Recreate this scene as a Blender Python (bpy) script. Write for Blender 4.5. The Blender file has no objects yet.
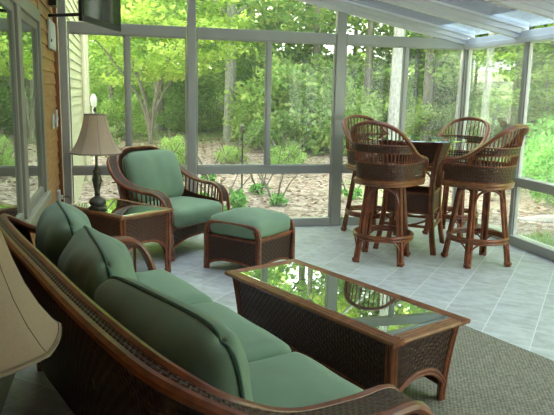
import bpy, bmesh, math, random
from mathutils import Vector, Matrix, noise
import numpy as np
PI = math.pi
SC = bpy.context.scene
COL = SC.collection
rnd = random.Random(7)

# ------------------------------------------------------------------ helpers
def V(*a): return Vector(a)

class MB:
    """collects shapes, then links them as ONE mesh object"""
    def __init__(s): s.v = []; s.f = []; s.uv = {}; s.mi = []
    def add(s, vs, fs, uvs=None, mi=0):
        o = len(s.v); s.v.extend([tuple(p) for p in vs])
        for k, f in enumerate(fs):
            s.f.append(tuple(i + o for i in f)); s.mi.append(mi)
            if uvs is not None: s.uv[len(s.f) - 1] = [uvs[i] for i in f]
        return s
    def box(s, x0, x1, y0, y1, z0, z1, mi=0):
        vs = [(x0,y0,z0),(x1,y0,z0),(x1,y1,z0),(x0,y1,z0),(x0,y0,z1),(x1,y0,z1),(x1,y1,z1),(x0,y1,z1)]
        return s.add(vs, [(0,3,2,1),(4,5,6,7),(0,1,5,4),(1,2,6,5),(2,3,7,6),(3,0,4,7)], mi=mi)
    def tube(s, path, r, n=8, closed=False, mi=0):
        P = [Vector(p) for p in path]; m = len(P)
        rr = r if isinstance(r, (list, tuple)) else [r] * m
        T = []
        for i in range(m):
            a = P[(i - 1) % m] if (closed or i > 0) else P[i]
            b = P[(i + 1) % m] if (closed or i < m - 1) else P[i]
            t = b - a
            T.append(t.normalized() if t.length > 1e-9 else V(0,0,1))
        up = V(0,0,1) if abs(T[0].z) < .9 else V(1,0,0)
        nrm = (up - T[0] * up.dot(T[0])).normalized()
        vs = []
        for i in range(m):
            nrm = (nrm - T[i] * nrm.dot(T[i])).normalized()
            bn = T[i].cross(nrm)
            for k in range(n):
                a = 2 * PI * k / n
                vs.append(P[i] + (nrm * math.cos(a) + bn * math.sin(a)) * rr[i])
        fs = []
        for i in range(m if closed else m - 1):
            j = (i + 1) % m
            for k in range(n):
                fs.append((i*n+k, i*n+(k+1) % n, j*n+(k+1) % n, j*n+k))
        if not closed:
            fs.append(tuple(range(n - 1, -1, -1))); fs.append(tuple((m-1)*n + k for k in range(n)))
        return s.add(vs, fs, mi=mi)
    def lathe(s, prof, n=24, c=(0,0), mi=0, caps=True):
        vs = []; fs = []
        for r, z in prof:
            for k in range(n):
                a = 2*PI*k/n; vs.append((c[0] + r*math.cos(a), c[1] + r*math.sin(a), z))
        for i in range(len(prof) - 1):
            for k in range(n):
                fs.append((i*n+k, i*n+(k+1) % n, (i+1)*n+(k+1) % n, (i+1)*n+k))
        if caps:
            fs.append(tuple(range(n - 1, -1, -1))); fs.append(tuple((len(prof)-1)*n + k for k in range(n)))
        return s.add(vs, fs, mi=mi)
    def sheet(s, G, th=.006, mi=0):
        """G: rows of points; makes a thin solid with UVs in metres"""
        nr = len(G); nc = len(G[0]); g = [[Vector(p) for p in r] for r in G]
        U = [[0]*nc for _ in range(nr)]; W = [[0]*nc for _ in range(nr)]
        mid = nr // 2
        for j in range(1, nc):
            d = (g[mid][j] - g[mid][j-1]).length
            for i in range(nr): U[i][j] = U[i][j-1] + d
        for i in range(1, nr):
            for j in range(nc): W[i][j] = W[i-1][j] + (g[i][j] - g[i-1][j]).length
        vs = []; uv = []; 
        for side in (1, -1):
            for i in range(nr):
                for j in range(nc):
                    a = g[min(i+1, nr-1)][j] - g[max(i-1, 0)][j]; b = g[i][min(j+1, nc-1)] - g[i][max(j-1, 0)]
                    nn = a.cross(b); nn = nn.normalized() if nn.length > 1e-12 else V(0,0,1)
                    vs.append(g[i][j] + nn * th * .5 * side); uv.append((U[i][j], W[i][j]))
        N = nr * nc; fs = []
        for i in range(nr - 1):
            for j in range(nc - 1):
                q = (i*nc+j, i*nc+j+1, (i+1)*nc+j+1, (i+1)*nc+j)
                fs.append(q[::-1]); fs.append(tuple(N + k for k in q))
        rim = [j for j in range(nc)] + [i*nc + nc-1 for i in range(1, nr)] + [(nr-1)*nc + j for j in range(nc-2, -1, -1)] + [i*nc for i in range(nr-2, 0, -1)]
        for a in range(len(rim)):
            b = (a + 1) % len(rim); fs.append((rim[a], rim[b], N + rim[b], N + rim[a]))
        return s.add(vs, fs, uv, mi)
    def build(s, name, mat, parent=None, smooth=True, bevel=0):
        me = bpy.data.meshes.new(name)
        me.from_pydata(s.v, [], s.f)
        if s.uv:
            l = me.uv_layers.new(name='UVMap')
            for p in me.polygons:
                u = s.uv.get(p.index)
                if u:
                    for k, li in enumerate(p.loop_indices): l.data[li].uv = u[k]
        mats = mat if isinstance(mat, (list, tuple)) else [mat]
        for m in mats: me.materials.append(m)
        for p in me.polygons: p.material_index = s.mi[p.index]
        if not bevel:
            bm = bmesh.new(); bm.from_mesh(me); bmesh.ops.recalc_face_normals(bm, faces=bm.faces); bm.to_mesh(me); bm.free()
        else:
            bm = bmesh.new(); bm.from_mesh(me); bmesh.ops.recalc_face_normals(bm, faces=bm.faces)
            bmesh.ops.bevel(bm, geom=bm.edges[:], offset=bevel, segments=2, affect='EDGES', profile=.6)
            bm.to_mesh(me); bm.free()
        if smooth:
            me.shade_smooth()
            try: me.set_sharp_from_angle(angle=math.radians(42))
            except Exception: pass
        o = bpy.data.objects.new(name, me); COL.objects.link(o)
        if parent: o.parent = parent
        return o

def sm(pts, k=6, closed=False):
    P = [Vector(p) for p in pts]; m = len(P); out = []
    rng = range(m if closed else m - 1)
    for i in rng:
        if closed: p0, p1, p2, p3 = P[(i-1) % m], P[i], P[(i+1) % m], P[(i+2) % m]
        else:
            p1, p2 = P[i], P[i+1]; p0 = P[i-1] if i else p1*2 - p2; p3 = P[i+2] if i + 2 < m else p2*2 - p1
        for q in range(k):
            t = q / k
            out.append(.5*((2*p1) + (p2 - p0)*t + (2*p0 - 5*p1 + 4*p2 - p3)*t*t + (3*p1 - p0 - 3*p2 + p3)*t**3))
    if not closed: out.append(P[-1].copy())
    return out

def tag(o, label, cat, group=None, kind=None):
    if label: o['label'] = label
    if cat: o['category'] = cat
    if group: o['group'] = group
    if kind: o['kind'] = kind
    return o
def thing(name, label, cat, loc=(0,0,0), rot=0, group=None):
    o = bpy.data.objects.new(name, None); COL.objects.link(o); o.empty_display_size = .1
    o.location = loc; o.rotation_euler = (0, 0, rot)
    return tag(o, label, cat, group)
def struct(name, loc=(0,0,0)):
    o = bpy.data.objects.new(name, None); COL.objects.link(o); o.location = loc; o['kind'] = 'structure'; return o
def copy_tree(o, parent=None):
    c = o.copy(); COL.objects.link(c)
    if parent: c.parent = parent
    for ch in list(o.children): copy_tree(ch, c)
    return c

# ------------------------------------------------------------------ materials
def mat(name):
    m = bpy.data.materials.new(name); m.use_nodes = True; nt = m.node_tree
    return m, nt, nt.nodes['Principled BSDF'], nt.nodes['Material Output']
def N(nt, t, **k):
    n = nt.nodes.new(t)
    for a, b in k.items(): setattr(n, a, b)
    return n
def mth(nt, op, a, b=None, clamp=False):
    n = N(nt, 'ShaderNodeMath', operation=op, use_clamp=clamp)
    for i, x in enumerate((a, b)):
        if x is None: continue
        if isinstance(x, (int, float)): n.inputs[i].default_value = x
        else: nt.links.new(x, n.inputs[i])
    return n.outputs[0]
def ramp(nt, fac, stops):
    r = N(nt, 'ShaderNodeValToRGB'); e = r.color_ramp.elements
    while len(e) < len(stops): e.new(.5)
    for x, (p, c) in zip(e, stops): x.position = p; x.color = (*c, 1)
    nt.links.new(fac, r.inputs[0]); return r.outputs[0]
def noise_n(nt, scale, detail=3, coord='Object', dist=0):
    tc = N(nt, 'ShaderNodeTexCoord'); n = N(nt, 'ShaderNodeTexNoise'); n.inputs['Scale'].default_value = scale
    n.inputs['Detail'].default_value = detail; n.inputs['Distortion'].default_value = dist
    nt.links.new(tc.outputs[coord], n.inputs['Vector']); return n.outputs['Fac']
def bump(nt, b, h, strength=.3, dist=.005):
    n = N(nt, 'ShaderNodeBump'); n.inputs['Strength'].default_value = strength; n.inputs['Distance'].default_value = dist
    nt.links.new(h, n.inputs['Height']); nt.links.new(n.outputs[0], b.inputs['Normal'])

def plain(name, c, rough=.5, var=.12, scale=20, metal=0, bmp=0, coat=0):
    m, nt, b, o = mat(name)
    f = noise_n(nt, scale)
    nt.links.new(ramp(nt, f, [(.3, tuple(x*(1-var) for x in c)), (.7, tuple(min(1, x*(1+var)) for x in c))]), b.inputs['Base Color'])
    b.inputs['Roughness'].default_value = rough; b.inputs['Metallic'].default_value = metal
    b.inputs['Coat Weight'].default_value = coat
    if bmp: bump(nt, b, f, bmp, .004)
    return m

def cane_mat(name, c1, c2, rough=.33):
    m, nt, b, o = mat(name)
    f = noise_n(nt, 14, 4, dist=.6)
    nt.links.new(ramp(nt, f, [(.3, c1), (.7, c2)]), b.inputs['Base Color'])
    b.inputs['Roughness'].default_value = rough; b.inputs['Coat Weight'].default_value = .25
    b.inputs['Coat Roughness'].default_value = .25
    bump(nt, b, noise_n(nt, 60), .15, .002)
    return m
CANE = cane_mat('cane', (.14,.038,.016), (.30,.088,.032))
CANE_B = cane_mat('cane_bright', (.18,.062,.021), (.36,.14,.048), .3)

def weave_mat(name, p, hole, c1, c2, dark):
    m, nt, b, o = mat(name)
    uv = N(nt, 'ShaderNodeUVMap'); sp = N(nt, 'ShaderNodeSeparateXYZ'); nt.links.new(uv.outputs[0], sp.inputs[0])
    u = mth(nt, 'DIVIDE', sp.outputs[0], p); v = mth(nt, 'DIVIDE', sp.outputs[1], p)
    h = mth(nt, 'ABSOLUTE', mth(nt, 'SINE', mth(nt, 'MULTIPLY', v, PI)))
    w = mth(nt, 'ABSOLUTE', mth(nt, 'SINE', mth(nt, 'MULTIPLY', u, PI)))
    par = mth(nt, 'MODULO', mth(nt, 'ABSOLUTE', mth(nt, 'ADD', mth(nt, 'FLOOR', u), mth(nt, 'FLOOR', v))), 2)
    ht = mth(nt, 'ADD', mth(nt, 'MULTIPLY', h, par), mth(nt, 'MULTIPLY', w, mth(nt, 'SUBTRACT', 1, par)))
    f = mth(nt, 'ADD', mth(nt, 'MULTIPLY', ht, .75), mth(nt, 'MULTIPLY', noise_n(nt, 30), .3))
    nt.links.new(ramp(nt, f, [(.15, dark), (.5, c1), (.9, c2)]), b.inputs['Base Color'])
    b.inputs['Roughness'].default_value = .45
    bump(nt, b, ht, .8, .004)
    if hole > 0:
        a = mth(nt, 'MAXIMUM', mth(nt, 'GREATER_THAN', h, hole), mth(nt, 'GREATER_THAN', w, hole))
        nt.links.new(a, b.inputs['Alpha'])
    return m
WEAVE = weave_mat('wicker_weave', .016, .0, (.055,.021,.012), (.14,.053,.027), (.012,.005,.003))
WEAVE_H = weave_mat('open_wicker_weave', .021, .5, (.032,.014,.009), (.085,.036,.02), (.008,.004,.003))
WEAVE_S = weave_mat('stool_wicker_weave', .028, .62, (.042,.018,.010), (.13,.052,.026), (.015,.006,.003))
WEAVE_SHADED = weave_mat('shaded_wicker_weave', .024, .0, (.020,.009,.006), (.055,.023,.014), (.006,.003,.002))  # wicker weave darkened: shade at the sofa's back put into the colour
BAND = weave_mat('braided_band', .013, .0, (.045,.022,.013), (.12,.06,.032), (.008,.004,.003))

def fabric(name, c):
    m, nt, b, o = mat(name)
    f = noise_n(nt, 5, 3); f2 = noise_n(nt, 260, 1)
    k = mth(nt, 'ADD', mth(nt, 'MULTIPLY', f, .6), mth(nt, 'MULTIPLY', f2, .4))
    nt.links.new(ramp(nt, k, [(.3, tuple(x*.88 for x in c)), (.7, tuple(x*1.1 for x in c))]), b.inputs['Base Color'])
    b.inputs['Roughness'].default_value = .9; b.inputs['Sheen Weight'].default_value = .15
    bump(nt, b, f2, .15, .002)
    return m
GREEN = fabric('green_fabric', (.215,.325,.22))
WELT = fabric('green_piping', (.06,.13,.085))

def frame_mat():
    m, nt, b, o = mat('grey_aluminium')
    f = noise_n(nt, 3)
    nt.links.new(ramp(nt, f, [(.3, (.42,.425,.40)), (.7, (.47,.475,.45))]), b.inputs['Base Color'])
    b.inputs['Roughness'].default_value = .45; b.inputs['Metallic'].default_value = .15
    return m
FRAME = frame_mat()
FRAME_L = plain('taupe_window_frame', (.27,.25,.20), .5, .06, 3)
ROOFBAR = plain('pale_roof_bar', (.76,.78,.80), .4, .03, 3)

def glass_mat(name, tint=(1,1,1), refl=1.0, haze=.0, ior=1.45):
    m, nt, b, o = mat(name); nt.nodes.remove(b)
    tr = N(nt, 'ShaderNodeBsdfTransparent'); tr.inputs[0].default_value = (*tint, 1)
    gl = N(nt, 'ShaderNodeBsdfGlossy'); gl.inputs['Roughness'].default_value = .01; gl.inputs[0].default_value = (.95,.97,1,1)
    fr = N(nt, 'ShaderNodeFresnel'); fr.inputs[0].default_value = ior
    mx = N(nt, 'ShaderNodeMixShader')
    nt.links.new(mth(nt, 'MULTIPLY', fr.outputs[0], refl), mx.inputs[0]); nt.links.new(tr.outputs[0], mx.inputs[1]); nt.links.new(gl.outputs[0], mx.inputs[2])
    last = mx.outputs[0]
    if haze:
        df = N(nt, 'ShaderNodeBsdfTranslucent'); df.inputs[0].default_value = (.9,.95,.95,1)
        m2 = N(nt, 'ShaderNodeMixShader'); m2.inputs[0].default_value = haze
        nt.links.new(last, m2.inputs[1]); nt.links.new(df.outputs[0], m2.inputs[2]); last = m2.outputs[0]
    nt.links.new(last, o.inputs['Surface']); return m
GLASS = glass_mat('window_glass', (.96,.98,.97), .35, .03)  # haze mixes in the pale veil that reflections lay over the view
def roof_glass(name, t, col, haze, ior=1.9):
    m, nt, b, o = mat(name); nt.nodes.remove(b)      # thick glazing: the flatter the ray, the longer its way through the glass
    g = N(nt, 'ShaderNodeNewGeometry'); dt = N(nt, 'ShaderNodeVectorMath', operation='DOT_PRODUCT')
    nt.links.new(g.outputs['Normal'], dt.inputs[0]); nt.links.new(g.outputs['Incoming'], dt.inputs[1])
    c = mth(nt, 'MAXIMUM', mth(nt, 'ABSOLUTE', dt.outputs['Value']), .12)
    a = mth(nt, 'POWER', t, mth(nt, 'DIVIDE', 1, c))
    vm = N(nt, 'ShaderNodeVectorMath', operation='SCALE'); vm.inputs[0].default_value = col; nt.links.new(a, vm.inputs['Scale'])
    tr = N(nt, 'ShaderNodeBsdfTransparent'); nt.links.new(vm.outputs[0], tr.inputs[0])
    gl = N(nt, 'ShaderNodeBsdfGlossy'); gl.inputs['Roughness'].default_value = .03
    fr = N(nt, 'ShaderNodeFresnel'); fr.inputs[0].default_value = ior
    mx = N(nt, 'ShaderNodeMixShader'); nt.links.new(fr.outputs[0], mx.inputs[0]); nt.links.new(tr.outputs[0], mx.inputs[1]); nt.links.new(gl.outputs[0], mx.inputs[2])
    df = N(nt, 'ShaderNodeBsdfTranslucent'); df.inputs[0].default_value = (.85,.9,.95,1); m2 = N(nt, 'ShaderNodeMixShader'); m2.inputs[0].default_value = haze
    nt.links.new(mx.outputs[0], m2.inputs[1]); nt.links.new(df.outputs[0], m2.inputs[2]); nt.links.new(m2.outputs[0], o.inputs['Surface']); return m
ROOFGLASS = roof_glass('tinted_roof_glass', .74, (.97,1,1), .04)
EAVEGLASS = glass_mat('frosted_eave_glass', (.40,.46,.52), .4, .08)

def mirror_glass(name, base, amount):
    m, nt, b, o = mat(name)
    b.inputs['Base Color'].default_value = (*base, 1); b.inputs['Roughness'].default_value = .25
    gl = N(nt, 'ShaderNodeBsdfGlossy'); gl.inputs['Roughness'].default_value = .012; gl.inputs[0].default_value = (.86,.95,.90,1)
    lw = N(nt, 'ShaderNodeFresnel'); lw.inputs[0].default_value = 1.6
    fac = mth(nt, 'ADD', lw.outputs[0], amount, True)
    mx = N(nt, 'ShaderNodeMixShader'); nt.links.new(fac, mx.inputs[0]); nt.links.new(b.outputs[0], mx.inputs[1]); nt.links.new(gl.outputs[0], mx.inputs[2])
    nt.links.new(mx.outputs[0], o.inputs['Surface']); return m
TABLEGLASS = mirror_glass('table_glass', (.012,.02,.015), .42)
HOUSEGLASS = mirror_glass('house_window_glass', (.01,.012,.012), .22)  # near-black base stands in for the unlit room behind the panes

def tile_mat():
    m, nt, b, o = mat('floor_tiles')
    tc = N(nt, 'ShaderNodeTexCoord'); sp = N(nt, 'ShaderNodeSeparateXYZ'); nt.links.new(tc.outputs['Object'], sp.inputs[0])
    a = math.radians(48.8); x, y = sp.outputs[0], sp.outputs[1]; p = .316
    n = mth(nt, 'ADD', mth(nt, 'MULTIPLY', x, -math.sin(a)), mth(nt, 'MULTIPLY', y, math.cos(a)))
    t = mth(nt, 'ADD', mth(nt, 'MULTIPLY', x, math.cos(a)), mth(nt, 'MULTIPLY', y, math.sin(a)))
    n = mth(nt, 'DIVIDE', mth(nt, 'ADD', n, 10*p - .268), p); t = mth(nt, 'DIVIDE', mth(nt, 'ADD', t, 10*p - .0), p)
    def edge(q): return mth(nt, 'ABSOLUTE', mth(nt, 'SUBTRACT', mth(nt, 'FRACT', q), .5))
    g = mth(nt, 'MAXIMUM', edge(n), edge(t))
    line = mth(nt, 'GREATER_THAN', g, .5 - .011)
    wn = N(nt, 'ShaderNodeTexWhiteNoise', noise_dimensions='2D'); cb = N(nt, 'ShaderNodeCombineXYZ')
    nt.links.new(mth(nt, 'FLOOR', n), cb.inputs[0]); nt.links.new(mth(nt, 'FLOOR', t), cb.inputs[1]); nt.links.new(cb.outputs[0], wn.inputs['Vector'])
    mp = N(nt, 'ShaderNodeVectorMath', operation='MULTIPLY'); cb2 = N(nt, 'ShaderNodeCombineXYZ')
    nt.links.new(n, cb2.inputs[0]); nt.links.new(t, cb2.inputs[1]); nt.links.new(wn.outputs['Value'], cb2.inputs[2]); 
    nt.links.new(cb2.outputs[0], mp.inputs[0]); mp.inputs[1].default_value = (1.6, 2.6, 5)
    ns = N(nt, 'ShaderNodeTexNoise'); ns.inputs['Scale'].default_value = 1.6; ns.inputs['Detail'].default_value = 6; ns.inputs['Roughness'].default_value = .65
    nt.links.new(mp.outputs[0], ns.inputs['Vector'])
    f = mth(nt, 'ADD', ns.outputs['Fac'], mth(nt, 'MULTIPLY', mth(nt, 'SUBTRACT', wn.outputs['Value'], .5), .12))
    c = ramp(nt, f, [(.3, (.37,.375,.385)), (.5, (.50,.515,.54)), (.7, (.60,.625,.66))])
    mx = N(nt, 'ShaderNodeMix', data_type='RGBA'); nt.links.new(line, mx.inputs['Factor']); nt.links.new(c, mx.inputs['A']); mx.inputs['B'].default_value = (.74,.74,.72,1)
    nt.links.new(mx.outputs['Result'], b.inputs['Base Color'])
    b.inputs['Roughness'].default_value = .38
    bump(nt, b, mth(nt, 'SUBTRACT', 1, line), .25, .003)
    return m

def rug_mat():
    m, nt, b, o = mat('sisal')
    tc = N(nt, 'ShaderNodeTexCoord'); sp = N(nt, 'ShaderNodeSeparateXYZ'); nt.links.new(tc.outputs['Object'], sp.inputs[0])
    p = .013
    u = mth(nt, 'MULTIPLY', sp.outputs[0], PI/p); v = mth(nt, 'MULTIPLY', sp.outputs[1], PI/p)
    k = mth(nt, 'MULTIPLY', mth(nt, 'SINE', u), mth(nt, 'SINE', v))
    f = mth(nt, 'ADD', mth(nt, 'MULTIPLY', k, .22), noise_n(nt, 55, 3))
    nt.links.new(ramp(nt, f, [(.25, (.125,.115,.088)), (.75, (.30,.275,.215))]), b.inputs['Base Color'])
    b.inputs['Roughness'].default_value = .95; bump(nt, b, f, .5, .005)
    return m

def board_mat(name, c1, c2, axis_scale=(1,1,12)):
    m, nt, b, o = mat(name)
    tc = N(nt, 'ShaderNodeTexCoord'); mp = N(nt, 'ShaderNodeMapping'); mp.inputs['Scale'].default_value = axis_scale
    nt.links.new(tc.outputs['Object'], mp.inputs[0]); ns = N(nt, 'ShaderNodeTexNoise'); ns.inputs['Scale'].default_value = 3; ns.inputs['Detail'].default_value = 5
    nt.links.new(mp.outputs[0], ns.inputs['Vector'])
    nt.links.new(ramp(nt, ns.outputs['Fac'], [(.3, c1), (.7, c2)]), b.inputs['Base Color']); b.inputs['Roughness'].default_value = .5
    return m
CEDAR = board_mat('cedar_boards', (.34,.15,.045), (.50,.255,.09))
DARKWALL = board_mat('brown_boards', (.06,.045,.03), (.10,.075,.05))
CREAM = board_mat('cream_siding', (.50,.465,.33), (.58,.545,.40))
TRIMW = plain('grey_wood_trim', (.30,.28,.22), .5, .1, 8)
REDTRIM = plain('red_cedar_trim', (.26,.10,.05), .5, .15, 10)
WHITE = plain('white_plastic', (.62,.64,.60), .4, .03, 6)
BLACK = plain('black_plastic', (.012,.012,.013), .35, .1, 6)
BRONZE = plain('aged_bronze', (.09,.085,.06), .35, .55, 22, .4)
def shade_mat():
    m, nt, b, o = mat('linen_shade'); nt.nodes.remove(b)
    c = ramp(nt, noise_n(nt, 120), [(.3, (.80,.67,.53)), (.7, (.86,.73,.58))])
    d = N(nt, 'ShaderNodeBsdfDiffuse'); t = N(nt, 'ShaderNodeBsdfTranslucent'); mx = N(nt, 'ShaderNodeMixShader'); mx.inputs[0].default_value = .6
    nt.links.new(c, d.inputs[0]); nt.links.new(c, t.inputs[0]); nt.links.new(d.outputs[0], mx.inputs[1]); nt.links.new(t.outputs[0], mx.inputs[2]); nt.links.new(mx.outputs[0], o.inputs['Surface'])
    return m
SHADE = shade_mat()
SHADE_T = plain('shade_trim', (.29,.215,.15), .8, .08, 60)
BARK = board_mat('bark', (.10,.085,.07), (.24,.21,.18), (14,14,2))
PALEBARK = board_mat('pale_bark', (.19,.19,.185), (.38,.375,.36), (8,8,4))
STONE = plain('pale_stone', (.45,.42,.37), .8, .2, 6)

def leaf_mat(name, stops, tr=.5):
    m, nt, b, o = mat(name); nt.nodes.remove(b)
    g = N(nt, 'ShaderNodeNewGeometry'); oi = N(nt, 'ShaderNodeObjectInfo')
    f = mth(nt, 'ADD', mth(nt, 'MULTIPLY', g.outputs['Random Per Island'], .75), mth(nt, 'MULTIPLY', oi.outputs['Random'], .25))
    c = ramp(nt, f, stops)
    d = N(nt, 'ShaderNodeBsdfDiffuse'); t = N(nt, 'ShaderNodeBsdfTranslucent'); mx = N(nt, 'ShaderNodeMixShader'); mx.inputs[0].default_value = tr
    nt.links.new(c, d.inputs[0]); nt.links.new(c, t.inputs[0]); nt.links.new(d.outputs[0], mx.inputs[1]); nt.links.new(t.outputs[0], mx.inputs[2])
    nt.links.new(mx.outputs[0], o.inputs['Surface']); return m
LEAF_Y = leaf_mat('spring_leaf', [(0, (.32,.50,.09)), (.5, (.56,.72,.17)), (1, (.82,.84,.26))])
LEAF_G = leaf_mat('green_leaf', [(0, (.24,.42,.11)), (.5, (.40,.58,.18)), (1, (.60,.70,.24))])
LEAF_D = leaf_mat('dark_leaf', [(0, (.13,.26,.09)), (.6, (.29,.44,.15)), (1, (.52,.60,.22))])
LEAF_O = leaf_mat('mottled_leaf', [(0, (.10,.20,.06)), (.5, (.26,.40,.12)), (.85, (.48,.50,.15)), (1, (.62,.40,.14))])
LEAF_B = leaf_mat('bright_shrub_leaf', [(0, (.12,.34,.08)), (.5, (.22,.50,.13)), (1, (.40,.66,.22))])
LITTER = leaf_mat('dead_leaf', [(0, (.12,.07,.05)), (.4, (.28,.185,.14)), (.75, (.48,.36,.305)), (1, (.70,.60,.54))], .1)
GRASSM = leaf_mat('grass_blade', [(0, (.16,.30,.06)), (.6, (.34,.48,.14)), (1, (.55,.58,.22))], .35)

# ------------------------------------------------------------------ camera (solved from the picture's three vanishing directions)
F_PX = 628.26
yaw, pitch, roll = math.radians(14.144), math.radians(10.266), math.radians(1.273)
fw0 = V(math.sin(yaw), math.cos(yaw), 0); r0 = V(math.cos(yaw), -math.sin(yaw), 0); u0 = V(0,0,1)
fwd = fw0*math.cos(pitch) - u0*math.sin(pitch); up = u0*math.cos(pitch) + fw0*math.sin(pitch)
rt = r0*math.cos(roll) + up*math.sin(roll); up2 = -r0*math.sin(roll) + up*math.cos(roll)
cam = bpy.data.cameras.new('camera'); co = bpy.data.objects.new('camera', cam); COL.objects.link(co)
cam.sensor_width = 36; cam.lens = F_PX/554*36; cam.clip_start = .05; cam.clip_end = 300
co.matrix_world = Matrix(((rt.x, up2.x, -fwd.x, 0), (rt.y, up2.y, -fwd.y, 0), (rt.z, up2.z, -fwd.z, 1.55), (0,0,0,1)))
SC.camera = co
SC.view_settings.view_transform = 'Standard'; SC.view_settings.look = 'None'; SC.view_settings.gamma = 1
SC.view_settings.exposure = 2.12

# ------------------------------------------------------------------ light: open sky and a soft sun beyond the house
w = bpy.data.worlds.new('World'); SC.world = w; w.use_nodes = True; nt = w.node_tree
bg = nt.nodes['Background']; tc = N(nt, 'ShaderNodeTexCoord'); sp = N(nt, 'ShaderNodeSeparateXYZ'); nt.links.new(tc.outputs['Generated'], sp.inputs[0])
nt.links.new(ramp(nt, sp.outputs[2], [(.0, (1,1,.90)), (.25, (.95,.98,.97)), (1, (.78,.88,1.0))]), bg.inputs[0]); bg.inputs[1].default_value = 1.7
sl = bpy.data.lights.new('sun', 'SUN'); so = bpy.data.objects.new('sun', sl); COL.objects.link(so)
sl.energy = 19.0; sl.angle = math.radians(15); sl.color = (1, .95, .82)
sd = V(.60, -.50, -.50); so.rotation_euler = sd.to_track_quat('-Z', 'Y').to_euler(); so.location = (-10, 15, 20)

# ------------------------------------------------------------------ the setting
XL, XR, YB, YF = -.62, 4.10, 7.05, -1.6
def zroof(x): return 2.27 + .19*(XR - x)
fl = MB().box(XL-.1, XR+.12, YF-.1, YB+.12, -.12, 0).build('floor', tile_mat(), smooth=False); fl['kind'] = 'structure'

# house wall on the left: cedar lap boards round a band of sliding windows
def laps(x, y0, y1, z0, z1, pitch_, out=.016, mb=None):
    mb = mb or MB(); z = z0
    while z < z1 - 1e-4:
        zt = min(z + pitch_, z1)
        k = 1 if out > 0 else 1
        mb.add([(x,y0,z),(x,y1,z),(x+out,y1,z),(x+out,y0,z),(x,y0,zt),(x,y1,zt),(x+.003,y1,zt),(x+.003,y0,zt)],
               [(0,1,2,3),(3,2,6,7),(7,6,5,4),(0,4,5,1),(0,3,7,4),(1,5,6,2)])
        z = zt
    return mb
WY0, WY1, WZ0, WZ1 = 3.25, 5.70, .645, 2.13
mb = MB()
laps(XL-.02, YF, WY0, .10, 3.16, .115, mb=mb); laps(XL-.02, WY0, WY1, .10, WZ0, .115, mb=mb)
laps(XL-.02, WY0, WY1, WZ1, 3.16, .115, mb=mb); laps(XL-.02, WY1, YB, .10, 3.16, .115, mb=mb)
mb.box(XL-.10, XL-.02, YF, WY0, 0, 3.2); mb.box(XL-.10, XL-.02, WY1, YB, 0, 3.2); mb.box(XL-.10, XL-.02, WY0, WY1, 0, WZ0); mb.box(XL-.10, XL-.02, WY0, WY1, WZ1, 3.2)
wl = mb.build('wall_left', CEDAR, smooth=False); wl['kind'] = 'structure'
bl = MB().box(XL-.02, XL+.035, YF, YB, 0, .11).build('baseboard_left', TRIMW, smooth=False, bevel=.004); bl['kind'] = 'structure'
tr = MB().box(XL-.02, XL+.025, 6.93, YB-.03, .11, 3.1).build('trim_1', REDTRIM, smooth=False); tr['kind'] = 'structure'
w1 = struct('window_1', (XL, (WY0+WY1)/2, WZ0))
def P_(o, loc):  # child mesh vertices are given in world axes, shifted to the parent's origin
    o.location = (-loc[0], -loc[1], -loc[2]); return o
wo = (XL, (WY0+WY1)/2, WZ0)
def lbar(name, y0, y1, z0, z1, x0=-.05, x1=.004, m=FRAME_L):
    P_(MB().box(XL+x0, XL+x1, y0, y1, z0, z1).build(name, m, w1, smooth=False, bevel=.006), wo)
lbar('sill', WY0-.06, WY1+.06, WZ0-.05, WZ0+.03, -.06, .03, TRIMW); lbar('window_frame', WY0-.04, WY1+.04, WZ1-.05, WZ1+.05)
lbar('window_frame', WY0-.04, WY0+.06, WZ0+.03, WZ1-.05); lbar('window_frame', WY1-.06, WY1+.04, WZ0+.03, WZ1-.05)
lbar('mullion', 4.46, 4.62, WZ0+.03, WZ1-.05, -.05, .002)
for a, b_ in ((WY0+.06, 4.44), (4.62, WY1-.06)):
    for q in ((a, a+.055, WZ0+.03, WZ1-.05), (b_-.055, b_, WZ0+.03, WZ1-.05), (a+.055, b_-.055, WZ0+.03, WZ0+.09), (a+.055, b_-.055, WZ1-.11, WZ1-.05)):
        lbar('sash', *q, -.05, -.015)
    P_(MB().box(XL-.05, XL-.03, a+.05, b_-.05, WZ0+.08, WZ1-.1).build('pane', HOUSEGLASS, w1, smooth=False), wo)

# the house outside, running on past the sunroom
mb = laps(XL-.01, YB+.16, 13, -.3, 6.8, .125, .02)
mb.box(-5.5, XL-.06, YF-2, 13, -.4, 6.8); mb.box(XL-.06, XL-.01, YB+.16, 13, -.4, 6.8); mb.box(XL-.1, XL-.05, YF-2, YB+.16, 3.2, 6.8)  # unseen upper house mass, made tall to keep sun out of the room
he = mb.build('wall_exterior', CREAM, smooth=False); he['kind'] = 'structure'
tr = MB().box(XL-.06, XL+.07, 12.8, 13.02, -.3, 6.8).build('trim_2', CREAM, smooth=False, bevel=.01); tr['kind'] = 'structure'
tr = MB().tube([(XL+.07, 11.2, -.2), (XL+.07, 11.2, 6.6)], .045).build('trim_3', CREAM); tr['kind'] = 'structure'

# walls behind the camera
mb = laps(0, 0, 1, 0, 1, 1)
wf = MB().box(XL-.1, XR+.12, YF-.12, YF, 0, 3.2).build('wall_front', DARKWALL, smooth=False); wf['kind'] = 'structure'

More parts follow.
